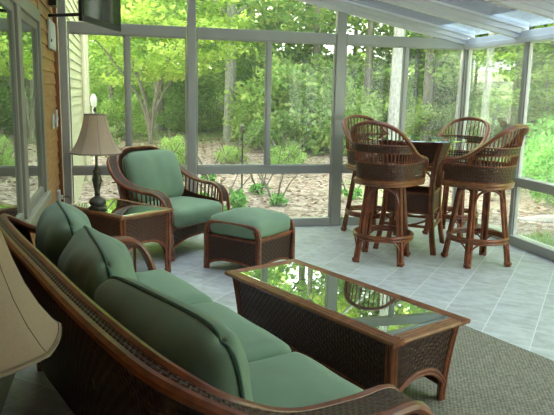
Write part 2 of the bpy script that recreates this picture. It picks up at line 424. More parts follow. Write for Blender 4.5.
# window walls: posts, rails, sashes and panes
def bar(par, po, name, x0, x1, y0, y1, z0, z1, m=FRAME, bev=.006):
    return P_(MB().box(x0, x1, y0, y1, z0, z1).build(name, m, par, smooth=False, bevel=bev), po)
RZ0, RZ1, TZ0, TZ1 = .635, .73, 2.125, 2.24
posts = [(-.60, -.505), (.725, .835), (2.43, 2.56), (4.075, 4.185)]
for i, (a, b_) in enumerate(posts):
    top = zroof((a+b_)/2) - .02
    o = MB().box(a+.008, b_-.008, YB-.02, YB+.06, 0, top).build('trim_%d' % (10+i), FRAME, smooth=False, bevel=.008); o['kind'] = 'structure'
subs = [.095, 1.643, 3.315]
for i in range(3):
    a, b_ = posts[i][1], posts[i+1][0]; po = ((a+b_)/2, YB, 0)
    wn = struct('window_%d' % (2+i), po)
    y0, y1 = YB-.02, YB+.05
    bar(wn, po, 'sill', a, b_, YB-.02, y1, 0, .098); bar(wn, po, 'rail', a, b_, YB-.016, y1, RZ0, RZ1); bar(wn, po, 'rail', a, b_, YB-.016, y1, TZ0, TZ1)
    bar(wn, po, 'mullion', subs[i]-.022, subs[i]+.022, YB-.008, y1, RZ1, TZ0)
    for (p, q) in ((a, subs[i]-.022), (subs[i]+.022, b_)):
        bar(wn, po, 'sash', p, p+.014, YB, y1-.02, RZ1, TZ0, bev=.003); bar(wn, po, 'sash', q-.014, q, YB, y1-.02, RZ1, TZ0, bev=.003)
        bar(wn, po, 'sash', p+.014, q-.014, YB, y1-.02, RZ1, RZ1+.012, bev=.003); bar(wn, po, 'sash', p+.014, q-.014, YB, y1-.02, TZ0-.012, TZ0, bev=.003)
        P_(MB().box(p+.01, q-.01, YB+.018, YB+.026, RZ1+.01, TZ0-.01).build('pane', GLASS, wn, smooth=False), po)
    bar(wn, po, 'sash', a, a+.012, YB, y1-.02, .098, RZ0, bev=.003); bar(wn, po, 'sash', b_-.012, b_, YB, y1-.02, .098, RZ0, bev=.003)
    P_(MB().box(a+.008, b_-.008, YB+.018, YB+.026, .09, RZ0).build('pane', GLASS, wn, smooth=False), po)
    mbp = MB(); mbp.add([(a, YB+.025, TZ1-.01), (b_, YB+.025, TZ1-.01), (b_, YB+.025, zroof(b_)-.05), (a, YB+.025, zroof(a)-.05),
                         (a, YB+.033, TZ1-.01), (b_, YB+.033, TZ1-.01), (b_, YB+.033, zroof(b_)-.05), (a, YB+.033, zroof(a)-.05)],
                        [(0,1,2,3),(7,6,5,4),(0,4,5,1),(1,5,6,2),(2,6,7,3),(3,7,4,0)])
    P_(mbp.build('pane', GLASS, wn, smooth=False), po)
rys = [5.87, 4.70, 3.53, 2.36, 1.19, .02, YF]
ends = [YB-.035] + rys
for i in range(len(rys)):
    q, p = ends[i], rys[i]          # from far to near
    po = (XR, (p+q)/2, 0); wn = struct('window_%d' % (5+i), po)
    if i < len(rys)-1: bar(wn, po, 'mullion', XR-.01, XR+.06, p-.03, p+.03, 0, TZ0)
    a = p + (.03 if i < len(rys)-1 else 0); b_ = q - (.03 if i else 0)
    bar(wn, po, 'sill', XR-.03, XR+.10, a, b_, 0, .10); bar(wn, po, 'rail', XR-.025, XR+.09, a, b_, RZ0, RZ1)
    for z0, z1 in ((.10, RZ0), (RZ1, TZ0)):
        bar(wn, po, 'sash', XR+.005, XR+.045, a, a+.016, z0, z1, bev=.003); bar(wn, po, 'sash', XR+.005, XR+.045, b_-.016, b_, z0, z1, bev=.003)
        P_(MB().box(XR+.03, XR+.038, a+.02, b_-.02, z0-.01, z1+.01).build('pane', GLASS, wn, smooth=False), po)
ev = MB().box(XR-.045, XR+.12, YF, YB+.10, TZ0, 2.185).box(XR-.02, XR+.12, YF, YB+.10, 2.185, 2.25).build('trim_20', ROOFBAR, smooth=False, bevel=.01); ev['kind'] = 'structure'

# glass roof: bars fall from the house to the eave
ce = struct('ceiling', (XR, YB, 2.27)); cp = (XR, YB, 2.27)
rafs = [YB-.01, 6.0, 4.95, 3.9, 2.85, 1.8, .75, -.3, -1.35]
def slab(y0, y1, x0, x1, d0, d1):
    vs = [(x, y, zroof(x) + d) for x in (x0, x1) for y in (y0, y1) for d in (d0, d1)]
    return vs, [(0,1,3,2),(4,6,7,5),(0,4,5,1),(2,3,7,6),(0,2,6,4),(1,5,7,3)]
for y in rafs:
    mb = MB(); mb.add(*slab(y-.03, y+.03, XL, XR-.02, -.10, .06)); mb.add(*slab(y-.05, y+.05, XL, XR-.02, -.055, .06)); mb.add(*slab(y-.075, y+.075, XL, XR+.05, .0, .075))
    P_(mb.build('rafter', ROOFBAR, ce, smooth=False, bevel=.005), cp)
for a, b_ in zip(rafs[1:], rafs[:-1]):
    gx0 = XL if a > 2.4 else 1.2       # near left glazing gives way to unseen boards added to darken the sofa
    if gx0 > 0: mb = MB(); mb.add(*slab(a+.03, b_-.03, XL-.1, 1.2, .0, .06)); P_(mb.build('unseen_shade_board', DARKWALL, ce, smooth=False), cp)
    mb = MB(); mb.add(*slab(a+.03, b_-.03, gx0, XR-.42, .03, .045)); P_(mb.build('roof_pane', ROOFGLASS, ce, smooth=False), cp)
    mb = MB(); mb.add(*slab(a+.03, b_-.03, XR-.42, XR+.06, .03, .045)); P_(mb.build('eave_pane', EAVEGLASS, ce, smooth=False), cp)

# ------------------------------------------------------------------ wall fittings
t = thing('wall_television', 'flat black television hung high on a swivel arm beside the back windows', 'television', (-.12, 5.98, 2.10), math.radians(-20.0))
# local +y runs along the screen, +x is the screen's face
MB().box(-.03, .0, -.46, .46, 0, .56).build('screen_housing', BLACK, t, smooth=False, bevel=.006)
tvs, tnt, tb, to_ = mat('dark_screen'); tb.inputs['Base Color'].default_value = (.012,.03,.018,1); tb.inputs['Roughness'].default_value = .06; tb.inputs['Coat Weight'].default_value = .5
tb.inputs['Base Color'].default_value = (.015,.025,.018,1)
MB().box(0, .004, -.435, .435, .05, .535).build('screen', tvs, t, smooth=False)
MB().tube([(-.03, 0, .12), (-.16, .10, .12), (-.655, .322, .13)], .016).build('swivel_arm', BLACK, t)
t = thing('wall_speaker', 'small black speaker high on the cedar wall above the breaker panel', 'speaker', (XL, 6.55, 2.32))
MB().box(0, .07, -.09, .09, 0, .18).build('cabinet', BLACK, t, smooth=False, bevel=.006)
t = thing('breaker_panel', 'pale grey metal panel box mounted on the cedar wall', 'panel', (XL, 6.62, 1.92))
MB().box(-.005, .016, -.30, .26, 0, .27).build('panel_body', WHITE, t, smooth=False, bevel=.006)
MB().box(.016, .02, -.27, .23, .025, .245).build('panel_door', WHITE, t, smooth=False, bevel=.002)
MB().box(.02, .028, -.25, -.235, .06, .085).build('latch', BLACK, t, smooth=False)
for y, h, lb in ((6.43, .14, 'wider pale light switch plate on the cedar wall, nearer the window'), (6.78, .17, 'narrow pale light switch plate on the cedar wall, close to the corner')):
    t = thing('light_switch', lb, 'switch', (XL, y, 1.17))
    MB().box(-.004, .01, -.06, .06, 0, h).build('plate', WHITE, t, smooth=False, bevel=.003)
    MB().box(.01, .02, -.012, .012, h*.4, h*.6).build('toggle', WHITE, t, smooth=False)
t = thing('wall_outlet', 'white outlet low on the cedar wall behind the end table', 'outlet', (XL, 6.62, .40))
MB().box(-.004, .022, -.05, .05, 0, .14).build('plate', WHITE, t, smooth=False, bevel=.003)
MB().box(.022, .05, -.018, .018, .05, .09).build('plug', WHITE, t, smooth=False, bevel=.003)
MB().tube(sm([(.05, 0, .07), (.10, -.03, .08), (.13, -.10, .05), (.12, -.2, -.1), (.12, -.25, -.38)], 6), .006).build('cord', REDTRIM, t)

# ------------------------------------------------------------------ wicker furniture
def mirror(right): return [(-p[0], p[1], p[2]) for p in reversed(right[1:])] + list(right)
def offset_h(curve, d, dz=0):
    """offset sideways in plan, +d = towards the left of travel"""
    out = []
    for i, p in enumerate(curve):
        t = curve[min(i+1, len(curve)-1)] - curve[max(i-1, 0)]; t.z = 0
        n = V(-t.y, t.x, 0)
        if t.length < 1e-4: n = V(0,0,0)
        else: n.normalize()
        out.append(p + n*d + V(0,0,dz))
    return out
def leg_bundle(par, a, b_, r=.014, name='leg', m=CANE, spread=1.05):
    a, b_ = Vector(a), Vector(b_); mb = MB()
    for k in range(3):
        g = 2*PI*k/3 + .5; o = V(math.cos(g), math.sin(g), 0)*r*spread
        mb.tube([a + o, (a+b_)/2 + o, b_ + o], r, 7)
    z = a + (b_-a)*.04; mb.tube([z, z + (b_-a).normalized()*.03], r*2.15, 10)
    return mb.build(name, m, par)

def u_seat(par, RL, BL, k, idx_back, spv, band=.04, pole=.016, arm_weave=.45, legs=(), sp_step=3, panel_mat=WEAVE_H, arm_band=None):
    """RL rail control points (right half), BL matching base points; idx_back = last control index of the back part"""
    R = sm(mirror(RL), k); B = sm(mirror(BL), k); n = len(R); K = len(RL); c = (n-1)//2
    # travel goes from -x to +x along the back: left of travel is +y at the back = towards the seat when back is at -y
    def wide(cv, sg, dz):
        a_, b_ = offset_h(cv, sg*band/2, dz), offset_h(cv, sg*(arm_band or band)/2, dz); out = []
        for i in range(n):
            t_ = (abs(i-c) - (idx_back-.5)*k)/(1.5*k); t_ = max(0, min(1, t_)); out.append(a_[i].lerp(b_[i], t_*t_*(3-2*t_)))
        return out
    Ro = wide(R, -1, -.012); Ri = wide(R, 1, 0)
    MB().tube(Ro, pole, 8).build('rail', CANE, par); MB().tube(Ri, pole*.92, 8).build('rail', CANE, par)
    m = int((K-3)*k)
    G = [[Ro[i].lerp(Ri[i], v) + V(0,0,.008) for i in range(c-m, c+m+1)] for v in (0,.33,.66,1)]
    MB().sheet(G, .008).build('rail_weave', BAND, par)
    def S(i, v): return B[i].lerp(R[i], v)
    ib = idx_back*k
    G = [[S(i, v) for i in range(c-ib, c+ib+1)] for v in [q/8 for q in range(9)]]
    MB().sheet(G, .008).build('back_panel', panel_mat, par)
    ia = (K-1 - legs)*k if isinstance(legs, int) else m
    for sgn in (-1, 1):
        rng = [c + sgn*q for q in range(ib, ia+1)]
        G = [[S(i, v) for i in rng] for v in [arm_weave*q/5 for q in range(6)]]
        MB().sheet(G, .008).build('side_panel', panel_mat, par)
        MB().tube([S(i, arm_weave) for i in rng], .009, 6).build('side_rail', CANE, par)
        for i in rng[::sp_step]:
            MB().tube([S(i, arm_weave), S(i, 1.0)], .0085, 6).build('spindle', CANE, par)
    return R, B, c

def arch_panel(par, A, Bp, ztop, zleg, zmid, n=16, m=WEAVE, pole=.012, name='apron', th=.008):
    """woven apron between plan points A and Bp, arched along its lower edge, edged by a bent pole"""
    A, Bp = Vector((*A, 0)), Vector((*Bp, 0)); top = []; bot = []
    for i in range(n+1):
        t = i/n; e = (2*t-1); zb = zleg + (zmid-zleg)*(max(0, 1-abs(e)**2.6))
        p = A.lerp(Bp, t); top.append(p + V(0,0,ztop)); bot.append(p + V(0,0,zb))
    G = [[bot[i].lerp(top[i], v) for i in range(n+1)] for v in (0,.25,.5,.75,1)]
    o = MB().sheet(G, th).build(name, m, par)
    MB().tube(bot, pole, 7).build('arch_pole', CANE, par)
    MB().tube([top[0], top[-1]], pole, 7).build('top_pole', CANE, par)
    return o

# cushions ---------------------------------------------------------
def box_cushion(name, wx, dy, hz, r=.05, dome=.03, m=GREEN, parent=None, seed=0, n=16):
    hx, hy, h2 = wx/2, dy/2, hz/2
    bm = bmesh.new(); bmesh.ops.create_cube(bm, size=2); bmesh.ops.subdivide_edges(bm, edges=bm.edges[:], cuts=n, use_grid_fill=True)
    for v in bm.verts:
        q = V(v.co.x*hx, v.co.y*hy, v.co.z*h2)
        inn = V(max(-hx+r, min(hx-r, q.x)), max(-hy+r, min(hy-r, q.y)), max(-h2+r, min(h2-r, q.z)))
        d = q - inn
        p = inn + (d.normalized()*r if d.length > 1e-6 else d)
        a = max(0, 1-(p.x/hx)**2); b_ = max(0, 1-(p.y/hy)**2); cz = max(0, 1-(p.z/h2)**2)
        p.z += (1 if p.z > 0 else -.2)*dome*a*b_
        p.y += .02*cz*a*(1 if q.y > 0 else -1); p.x += .012*cz*b_*(1 if q.x > 0 else -1)
        p.z += .006*noise.noise(V(p.x*6+seed, p.y*6, p.z*6))
        p.z += h2
        v.co = p
    bmesh.ops.recalc_face_normals(bm, faces=bm.faces)
    me = bpy.data.meshes.new(name); bm.to_mesh(me); bm.free(); me.materials.append(m); me.shade_smooth()
    o = bpy.data.objects.new(name, me); COL.objects.link(o)
    if parent: o.parent = parent
    return o
def pillow(name, wx, hz, th, parent, seed=0, n=26, m=GREEN, ex=.42, wr=.012, fr=.5):
    """plump back cushion, one welt round its edge; x wide, z high, y thick, origin at bottom centre"""
    vs = []; fs = []
    def outline(a, b_):
        k = 1 - .19*(abs(a)**5)*(abs(b_)**5)
        return a*wx/2*k*(1 - .03*(1-b_*b_)*abs(a)), (b_*hz/2*k) + hz/2
    for side in (1, -1):
        for i in range(n+1):
            for j in range(n+1):
                a = math.sin((2*i/n-1)*PI/2); b_ = math.sin((2*j/n-1)*PI/2)
                x, z = outline(a, b_)
                t = ((1-abs(a)**2.6)*(1-abs(b_)**2.4))
                y = side*th*(fr if side > 0 else 1-fr)*max(0, t)**ex
                edge = max(abs(a), abs(b_))
                wv = noise.noise(V(x*9+seed, z*3, side*2.))*wr*min(1, 3*(1-edge)) + noise.noise(V(x*22+seed, z*9, side*3.))*wr*.35*min(1, 4*(1-edge))
                vs.append((x, y + side*wv, z))
    M = (n+1)**2
    for s in (0, 1):
        for i in range(n):
            for j in range(n):
                q = (s*M+i*(n+1)+j, s*M+(i+1)*(n+1)+j, s*M+(i+1)*(n+1)+j+1, s*M+i*(n+1)+j+1)
                fs.append(q if s else q[::-1])
    me = bpy.data.meshes.new(name); me.from_pydata(vs, [], fs)
    bm = bmesh.new(); bm.from_mesh(me); bmesh.ops.remove_doubles(bm, verts=bm.verts, dist=.0005); bmesh.ops.recalc_face_normals(bm, faces=bm.faces); bm.to_mesh(me); bm.free()
    me.materials.append(m); me.shade_smooth()
    o = bpy.data.objects.new(name, me); COL.objects.link(o)
    if parent: o.parent = parent
    ring = []
    for q in range(96):
        g = 2*PI*q/96; cx, sz = math.cos(g), math.sin(g); s = max(abs(cx), abs(sz)); x, z = outline(cx/s, sz/s); ring.append((x, 0, z))
    MB().tube(ring, .0075, 6, True).build('piping', WELT, o)
    return o

# ---- sofa: back along -y, front +y, local x towards the near end
uS = V(.3256, -.9455, 0); nS = V(.9455, .3256, 0)
def sofa_pt(S_, N_, z=0): p = uS*S_ + nS*N_; return (p.x, p.y, z)
SROT = math.atan2(uS.y, uS.x)
sofa = thing('wicker_sofa', 'long dark brown wicker sofa with green cushions along the left wall', 'sofa', sofa_pt(-2.405, 1.0), SROT)
RL = [(0,-.495,.90), (.5,-.495,.90), (.95,-.478,.90), (1.12,-.425,.872), (1.195,-.30,.80), (1.20,-.12,.72), (1.168,.12,.68), (1.148,.30,.658), (1.13,.40,.49), (1.125,.415,.25), (1.125,.415,.0)]
BL = [(0,-.33,.15), (.45,-.33,.13), (.85,-.31,.07), (1.03,-.27,.07), (1.09,-.18,.12), (1.10,-.04,.17), (1.10,.14,.15), (1.10,.28,.11), (1.10,.39,.07), (1.11,.41,.03), (1.11,.41,.0)]
u_seat(sofa, RL, BL, 6, 3.5 and 4, None, band=.046, pole=.019, arm_weave=.48, legs=3, sp_step=3, panel_mat=WEAVE_SHADED, arm_band=.105)
MB().box(-1.08, 1.08, -.30, .40, .17, .30).build('seat_deck', WEAVE, sofa, smooth=False, bevel=.01)
arch_panel(sofa, (-1.08, .41), (1.08, .41), .30, .08, .17, 30)
for sx in (-1, 1):
    leg_bundle(sofa, (sx*1.06, -.28, 0), (sx*1.04, -.29, .30)); leg_bundle(sofa, (sx*1.09, .39, 0), (sx*1.08, .385, .30))
for q, (S0, S1, lb) in enumerate(((-3.445, -2.775, 'green seat cushion at the far end of the sofa, nearest the end table'),
                                  (-2.765, -2.045, 'green middle seat cushion of the sofa'), (-2.035, -1.365, 'green seat cushion at the near end of the sofa beside the front arm'))):
    c = box_cushion('seat_cushion', S1-S0-.004, .74, .205, .06, .022, seed=q*3)
    c.location = sofa_pt((S0+S1)/2, 1.085, .305); c.rotation_euler = (0, 0, SROT); tag(c, lb, 'cushion', 'seat cushions of the sofa')
for q, (S_, N_, lb, tilt, wz, dz, tw) in enumerate(((-3.23, .90, 'plump green back cushion at the far end of the sofa, next to the cedar wall', -11, .66, .455, -8),
                                    (-2.54, .85, 'plump green back cushion in the middle of the sofa', -11, .74, .445, -9),
                                    (-1.735, .79, 'plump green back cushion at the near end of the sofa', -11, .79, .44, 8))):
    c = pillow('back_cushion', wz, .51, .29, None, seed=q*7.3, fr=.42, ex=.52, wr=.045)
    c.location = sofa_pt(S_, N_, dz); c.rotation_euler = (math.radians(-tilt), 0, SROT + math.radians(tw)); tag(c, lb, 'cushion', 'back cushions of the sofa')

# ---- armchair
AR = math.radians(-137)
chair = thing('wicker_armchair', 'brown wicker armchair with green cushions in the far corner by the back windows', 'armchair', (.469, 6.234, 0), AR)
RL = [(0,-.465,.985), (.22,-.458,.968), (.385,-.38,.875), (.448,-.235,.74), (.448,-.07,.665), (.432,.10,.637), (.428,.24,.63), (.42,.33,.58), (.412,.375,.46), (.408,.385,.22), (.408,.385,0)]
BL = [(0,-.30,.16), (.20,-.30,.16), (.31,-.27,.16), (.37,-.18,.17), (.39,-.05,.18), (.395,.10,.18), (.395,.23,.17), (.39,.31,.12), (.39,.36,.08), (.395,.37,.03), (.395,.37,0)]
u_seat(chair, RL, BL, 6, 3, None, band=.085, pole=.017, arm_weave=.66, legs=3, sp_step=2, panel_mat=WEAVE)
MB().box(-.38, .38, -.30, .36, .19, .29).build('seat_deck', WEAVE, chair, smooth=False, bevel=.01)
arch_panel(chair, (-.38, .37), (.38, .37), .30, .10, .20, 16, WEAVE_H)
for sx in (-1, 1):
    leg_bundle(chair, (sx*.36, -.30, 0), (sx*.35, -.28, .30)); leg_bundle(chair, (sx*.375, .355, 0), (sx*.37, .35, .30))
def at_obj(o, x, y, z=0):
    a = o.rotation_euler.z; return (o.location.x + x*math.cos(a) - y*math.sin(a), o.location.y + x*math.sin(a) + y*math.cos(a), z)
c = box_cushion('seat_cushion', .70, .68, .18, .06, .025, seed=11); c.location = at_obj(chair, 0, .075, .295); c.rotation_euler = (0,0,AR)
tag(c, 'green seat cushion of the armchair', 'cushion')
c = pillow('back_cushion', .74, .53, .27, None, seed=31, wr=.01); c.location = at_obj(chair, 0, -.13, .45); c.rotation_euler = (math.radians(17), 0, AR)
tag(c, 'green back cushion of the armchair', 'cushion')

# ---- ottoman
OR = math.radians(-47.7)
ott = thing('wicker_ottoman', 'square brown wicker ottoman with green cushion in front of the armchair', 'ottoman', (1.118, 5.405, 0), OR)
for sy in (-1, 1):
    y = sy*.265
    p = sm([(-.295,y,0), (-.292,y,.2), (-.29,y,.34), (-.27,y,.405), (-.21,y,.432), (0,y,.438), (.21,y,.432), (.27,y,.405), (.29,y,.34), (.292,y,.2), (.295,y,0)], 4)
    MB().tube(p, .019, 8).build('arch_frame', CANE, ott)
    p = [V(q.x*.90, q.y*.985, q.z*.945) for q in p]
    MB().tube(p, .013, 7).build('arch_frame', CANE, ott)
    arch_panel(ott, (-.265, y), (.265, y), .31, .05, .11, 14, WEAVE_H)
    MB().tube([(-.265, y, .31), (.265, y, .31)], .013).build('side_rail', CANE, ott)
for sx in (-1, 1):
    arch_panel(ott, (sx*.275, -.25), (sx*.275, .25), .31, .05, .11, 14, WEAVE_H)
    MB().tube([(sx*.28, -.26, .325), (sx*.28, .26, .325)], .016).build('side_rail', CANE, ott)
MB().box(-.26, .26, -.245, .245, .27, .315).build('seat_deck', WEAVE, ott, smooth=False)
c = box_cushion('ottoman_cushion', .55, .54, .165, .055, .055, seed=21); c.location = at_obj(ott, 0, 0, .317); c.rotation_euler = (0,0,OR)
tag(c, 'square green cushion on top of the ottoman', 'cushion')

# ---- tables with a framed glass top
def top_frame(par, hx, hy, z, wd=.075, th=.035, m=CANE_B):
    for (x0, x1, y0, y1) in ((-hx, hx, -hy, -hy+wd), (-hx, hx, hy-wd, hy), (-hx, -hx+wd, -hy+wd, hy-wd), (hx-wd, hx, -hy+wd, hy-wd)):
        lx = (x1-x0) > (y1-y0); mb = MB()
        if lx:
            for k in range(3):
                y = y0 + (k+.5)*(y1-y0)/3; mb.tube([(x0, y, z-th/2), (x1, y, z-th/2)], wd/6*1.12, 8)
        else:
            for k in range(3):
                x = x0 + (k+.5)*(x1-x0)/3; mb.tube([(x, y0, z-th/2), (x, y1, z-th/2)], wd/6*1.12, 8)
        mb.build('top_frame', m, par)
    MB().box(-hx+wd, hx-wd, -hy+wd, hy-wd, z-.03, z-.018).build('top_board', BLACK, par, smooth=False)
    MB().box(-hx+wd-.004, hx-wd+.004, -hy+wd-.004, hy-wd+.004, z-.017, z-.006).build('glass_top', TABLEGLASS, par, smooth=False, bevel=.004)

CR = math.radians(-66.3)
ct = thing('coffee_table', 'long brown wicker coffee table with mirror-like glass top on the rug', 'coffee table', (1.157, 3.217, 0), CR)
top_frame(ct, .70, .285, .46)
hx0, hy0, hx1, hy1 = .655, .245, .625, .205        # body under the top, drawn in towards the feet
def taper(par, sgn, axis, n=18):
    top = []; bot = []
    for i in range(n+1):
        t = i/n; e = 2*t-1; zb = .10 + (.035 if axis == 'x' else .12)*max(0, 1-abs(e)**2.4)
        def pt(z):
            q = (z-.05)/.385; q = max(0, min(1, q))**1.5
            hx = hx1 + (hx0-hx1)*q; hy = hy1 + (hy0-hy1)*q
            return V(e*hx, sgn*hy, z) if axis == 'x' else V(sgn*hx, e*hy, z)
        top.append([pt(zb + (.43-zb)*v/6) for v in range(7)])
    G = [[top[i][v] for i in range(n+1)] for v in range(7)]
    MB().sheet(G, .008).build('side_panel', WEAVE_H, par)
    MB().tube(G[0], .013, 7).build('arch_pole', CANE, par); MB().tube([p + V(0,0,-.02) for p in G[0]], .010, 7).build('arch_pole', CANE, par)
    MB().tube(G[6], .012, 7).build('top_pole', CANE, par)
for s in (-1, 1): taper(ct, s, 'x', 36); taper(ct, s, 'y', 18)
for sx in (-1, 1):
    for sy in (-1, 1):
        mb = MB()
        for dx, dy in ((0,0), (-sx*.024, 0), (0, -sy*.024)):
            pts = []
            for z in (0, .05, .12, .2, .28, .36, .43):
                q = max(0, (z-.05)/.385)**1.5; pts.append((sx*(hx1+(hx0-hx1)*q)+dx, sy*(hy1+(hy0-hy1)*q)+dy, z))
            mb.tube(sm(pts, 2), .0135, 7)
        mb.build('leg', CANE, ct)

ER = math.radians(-52.2)
et = thing('end_table', 'brown wicker end table with glass top under the far lamp', 'end table', (-.03, 5.43, 0), ER)
top_frame(et, .40, .275, .58, .055)
for s in (-1, 1):
    arch_panel(et, (-.36, s*.235), (.36, s*.235), .545, .22, .33, 16, WEAVE); arch_panel(et, (s*.36, -.235), (s*.36, .235), .545, .22, .33, 14, WEAVE)
for sx in (-1, 1):
    for sy in (-1, 1):
        leg_bundle(et, (sx*.36, sy*.235, 0), (sx*.36, sy*.235, .545), .0135)
        MB().tube(sm([(sx*.35, sy*.235, .02), (sx*.345, sy*.235, .14), (sx*.30, sy*.235, .23), (sx*.2, sy*.235, .275), (0, sy*.235, .29)], 4), .010).build('brace', CANE, et)

# near-side table and lamp (its base lies below and left of the frame)
nt_ = thing('side_table', 'small brown wicker table between the sofa back and the left wall', 'side table', (-.345, 1.30, 0), 0)
top_frame(nt_, .20, .20, .58, .05)
for s in (-1, 1):
    arch_panel(nt_, (-.17, s*.17), (.17, s*.17), .545, .30, .40, 10); arch_panel(nt_, (s*.17, -.17), (s*.17, .17), .545, .30, .40, 10)
    for sy in (-1, 1): leg_bundle(nt_, (s*.17, sy*.17, 0), (s*.17, sy*.17, .545), .012)

def lamp(loc, label, rot=0):
    t = thing('table_lamp', label, 'lamp', loc, rot)
    MB().lathe([(.0,0), (.075,0), (.078,.012), (.062,.022), (.055,.03), (.068,.045), (.072,.062), (.055,.085), (.028,.10), (.020,.115), (.026,.125), (.021,.14),
                (.026,.17), (.036,.215), (.040,.245), (.034,.275), (.022,.295), (.030,.305), (.030,.315), (.018,.33), (.012,.36), (.010,.47), (.010,.52)], 24, caps=False).build('lamp_base', BRONZE, t)
    # eight-panel bell shade
    n = 8; prof = [(.210,.465), (.194,.483), (.168,.52), (.142,.57), (.121,.625), (.103,.685), (.090,.74), (.083,.775)]
    G = []
    sub = 6
    for r, z in prof:
        row = []
        for k in range(n*sub+1):
            a = 2*PI*k/(n*sub); f = (k % sub)/sub; d = math.cos(PI/n)/math.cos((f-.5)*2*PI/n); rr = r*(.35 + .65*d/math.cos(PI/n)*math.cos(PI/n))
            rr = r*(1 - .5*(1 - d))
            row.append((rr*math.cos(a), rr*math.sin(a), z))
        G.append(row)
    sh = MB().sheet(G, .004).build('lamp_shade', SHADE, t)
    for k in range(n):
        a = 2*PI*k/n; MB().tube([(r*1.004*math.cos(a), r*1.004*math.sin(a), z) for r, z in prof], .0022, 5).build('seam', SHADE_T, sh)
    for row, r in ((G[0], .006), (G[-1], .006)): MB().tube(row[:-1], r, 6, True).build('shade_trim', SHADE_T, sh)
    MB().tube([(0,0,.52), (0,0,.80)], .004).lathe([(.0,.795), (.012,.80), (.014,.815), (.006,.83), (0,.835)], 12, caps=False).build('finial', BRONZE, t)
    mb = MB()
    for k in range(3):
        a = 2*PI*k/3; mb.tube([(0,0,.775), (.082*math.cos(a), .082*math.sin(a), .775)], .003, 5)
    mb.build('shade_spider', BRONZE, t)
    return t
lamp((-.19, 5.34, .577), 'bronze table lamp with beige bell shade on the far end table', .2)
lamp((-.335, 1.30, .580), 'table lamp with beige bell shade at the lower left, behind the sofa back', .35)

# ---- bar table
BT = math.radians(-37)
bt = thing('bar_table', 'tall wicker bar table with round glass top among the four stools', 'table', (2.95, 5.93, 0), BT)
MB().lathe([(0,1.123), (.50,1.123), (.505,1.129), (.50,1.135), (0,1.135)], 48, caps=False).build('glass_top', TABLEGLASS, bt)
def sq(par, h, z0, z1, h2=None, name='apron', m=WEAVE):
    h2 = h2 or h
    for s in (-1, 1):
        for ax in 'xy':
            G = []
            for v in range(5):
                z = z0 + (z1-z0)*v/4; hh = h + (h2-h)*v/4
                G.append([(V(hh*(2*i/8-1), s*hh, z) if ax == 'x' else V(s*hh, hh*(2*i/8-1), z)) for i in range(9)])
            MB().sheet(G, .010).build(name, m, par); MB().tube([G[0][0], G[0][-1]], .012).build('apron_pole', CANE, par); MB().tube([G[4][0], G[4][-1]], .012).build('apron_pole', CANE, par)
sq(bt, .25, .90, 1.10, .30); sq(bt, .235, .40, .60, .235, 'lower_basket')
MB().box(-.23, .23, -.23, .23, .40, .415).build('shelf', WEAVE, bt, smooth=False)
for sx in (-1, 1):
    for sy in (-1, 1):
        mb = MB()
        for dx, dy in ((0,0), (-sx*.026, 0), (0, -sy*.026)):
            mb.tube(sm([(sx*.305+dx, sy*.305+dy, 0), (sx*.27+dx, sy*.27+dy, .22), (sx*.245+dx, sy*.245+dy, .5), (sx*.25+dx, sy*.25+dy, .85), (sx*.305+dx, sy*.305+dy, 1.118)], 4), .0145, 7)
        mb.build('leg', CANE, bt)
for s in (-1, 1):
    MB().tube([(-.265, s*.265, .27), (.265, s*.265, .27)], .015).build('stretcher', CANE, bt); MB().tube([(s*.265, -.265, .27), (s*.265, .265, .27)], .015).build('stretcher', CANE, bt)
    for sx in (-1, 1):
        MB().tube(sm([(sx*.25, s*.245, .42), (sx*.20, s*.245, .34), (sx*.11, s*.25, .295), (sx*.05, s*.26, .28)], 4), .010).build('brace', CANE, bt)
        MB().tube(sm([(s*.245, sx*.25, .42), (s*.245, sx*.20, .34), (s*.25, sx*.11, .295), (s*.26, sx*.05, .28)], 4), .010).build('brace', CANE, bt)
        MB().tube(sm([(sx*.25, s*.25, .70), (sx*.19, s*.25, .80), (sx*.10, s*.25, .845), (0, s*.25, .85)], 4), .010).build('brace', CANE, bt)

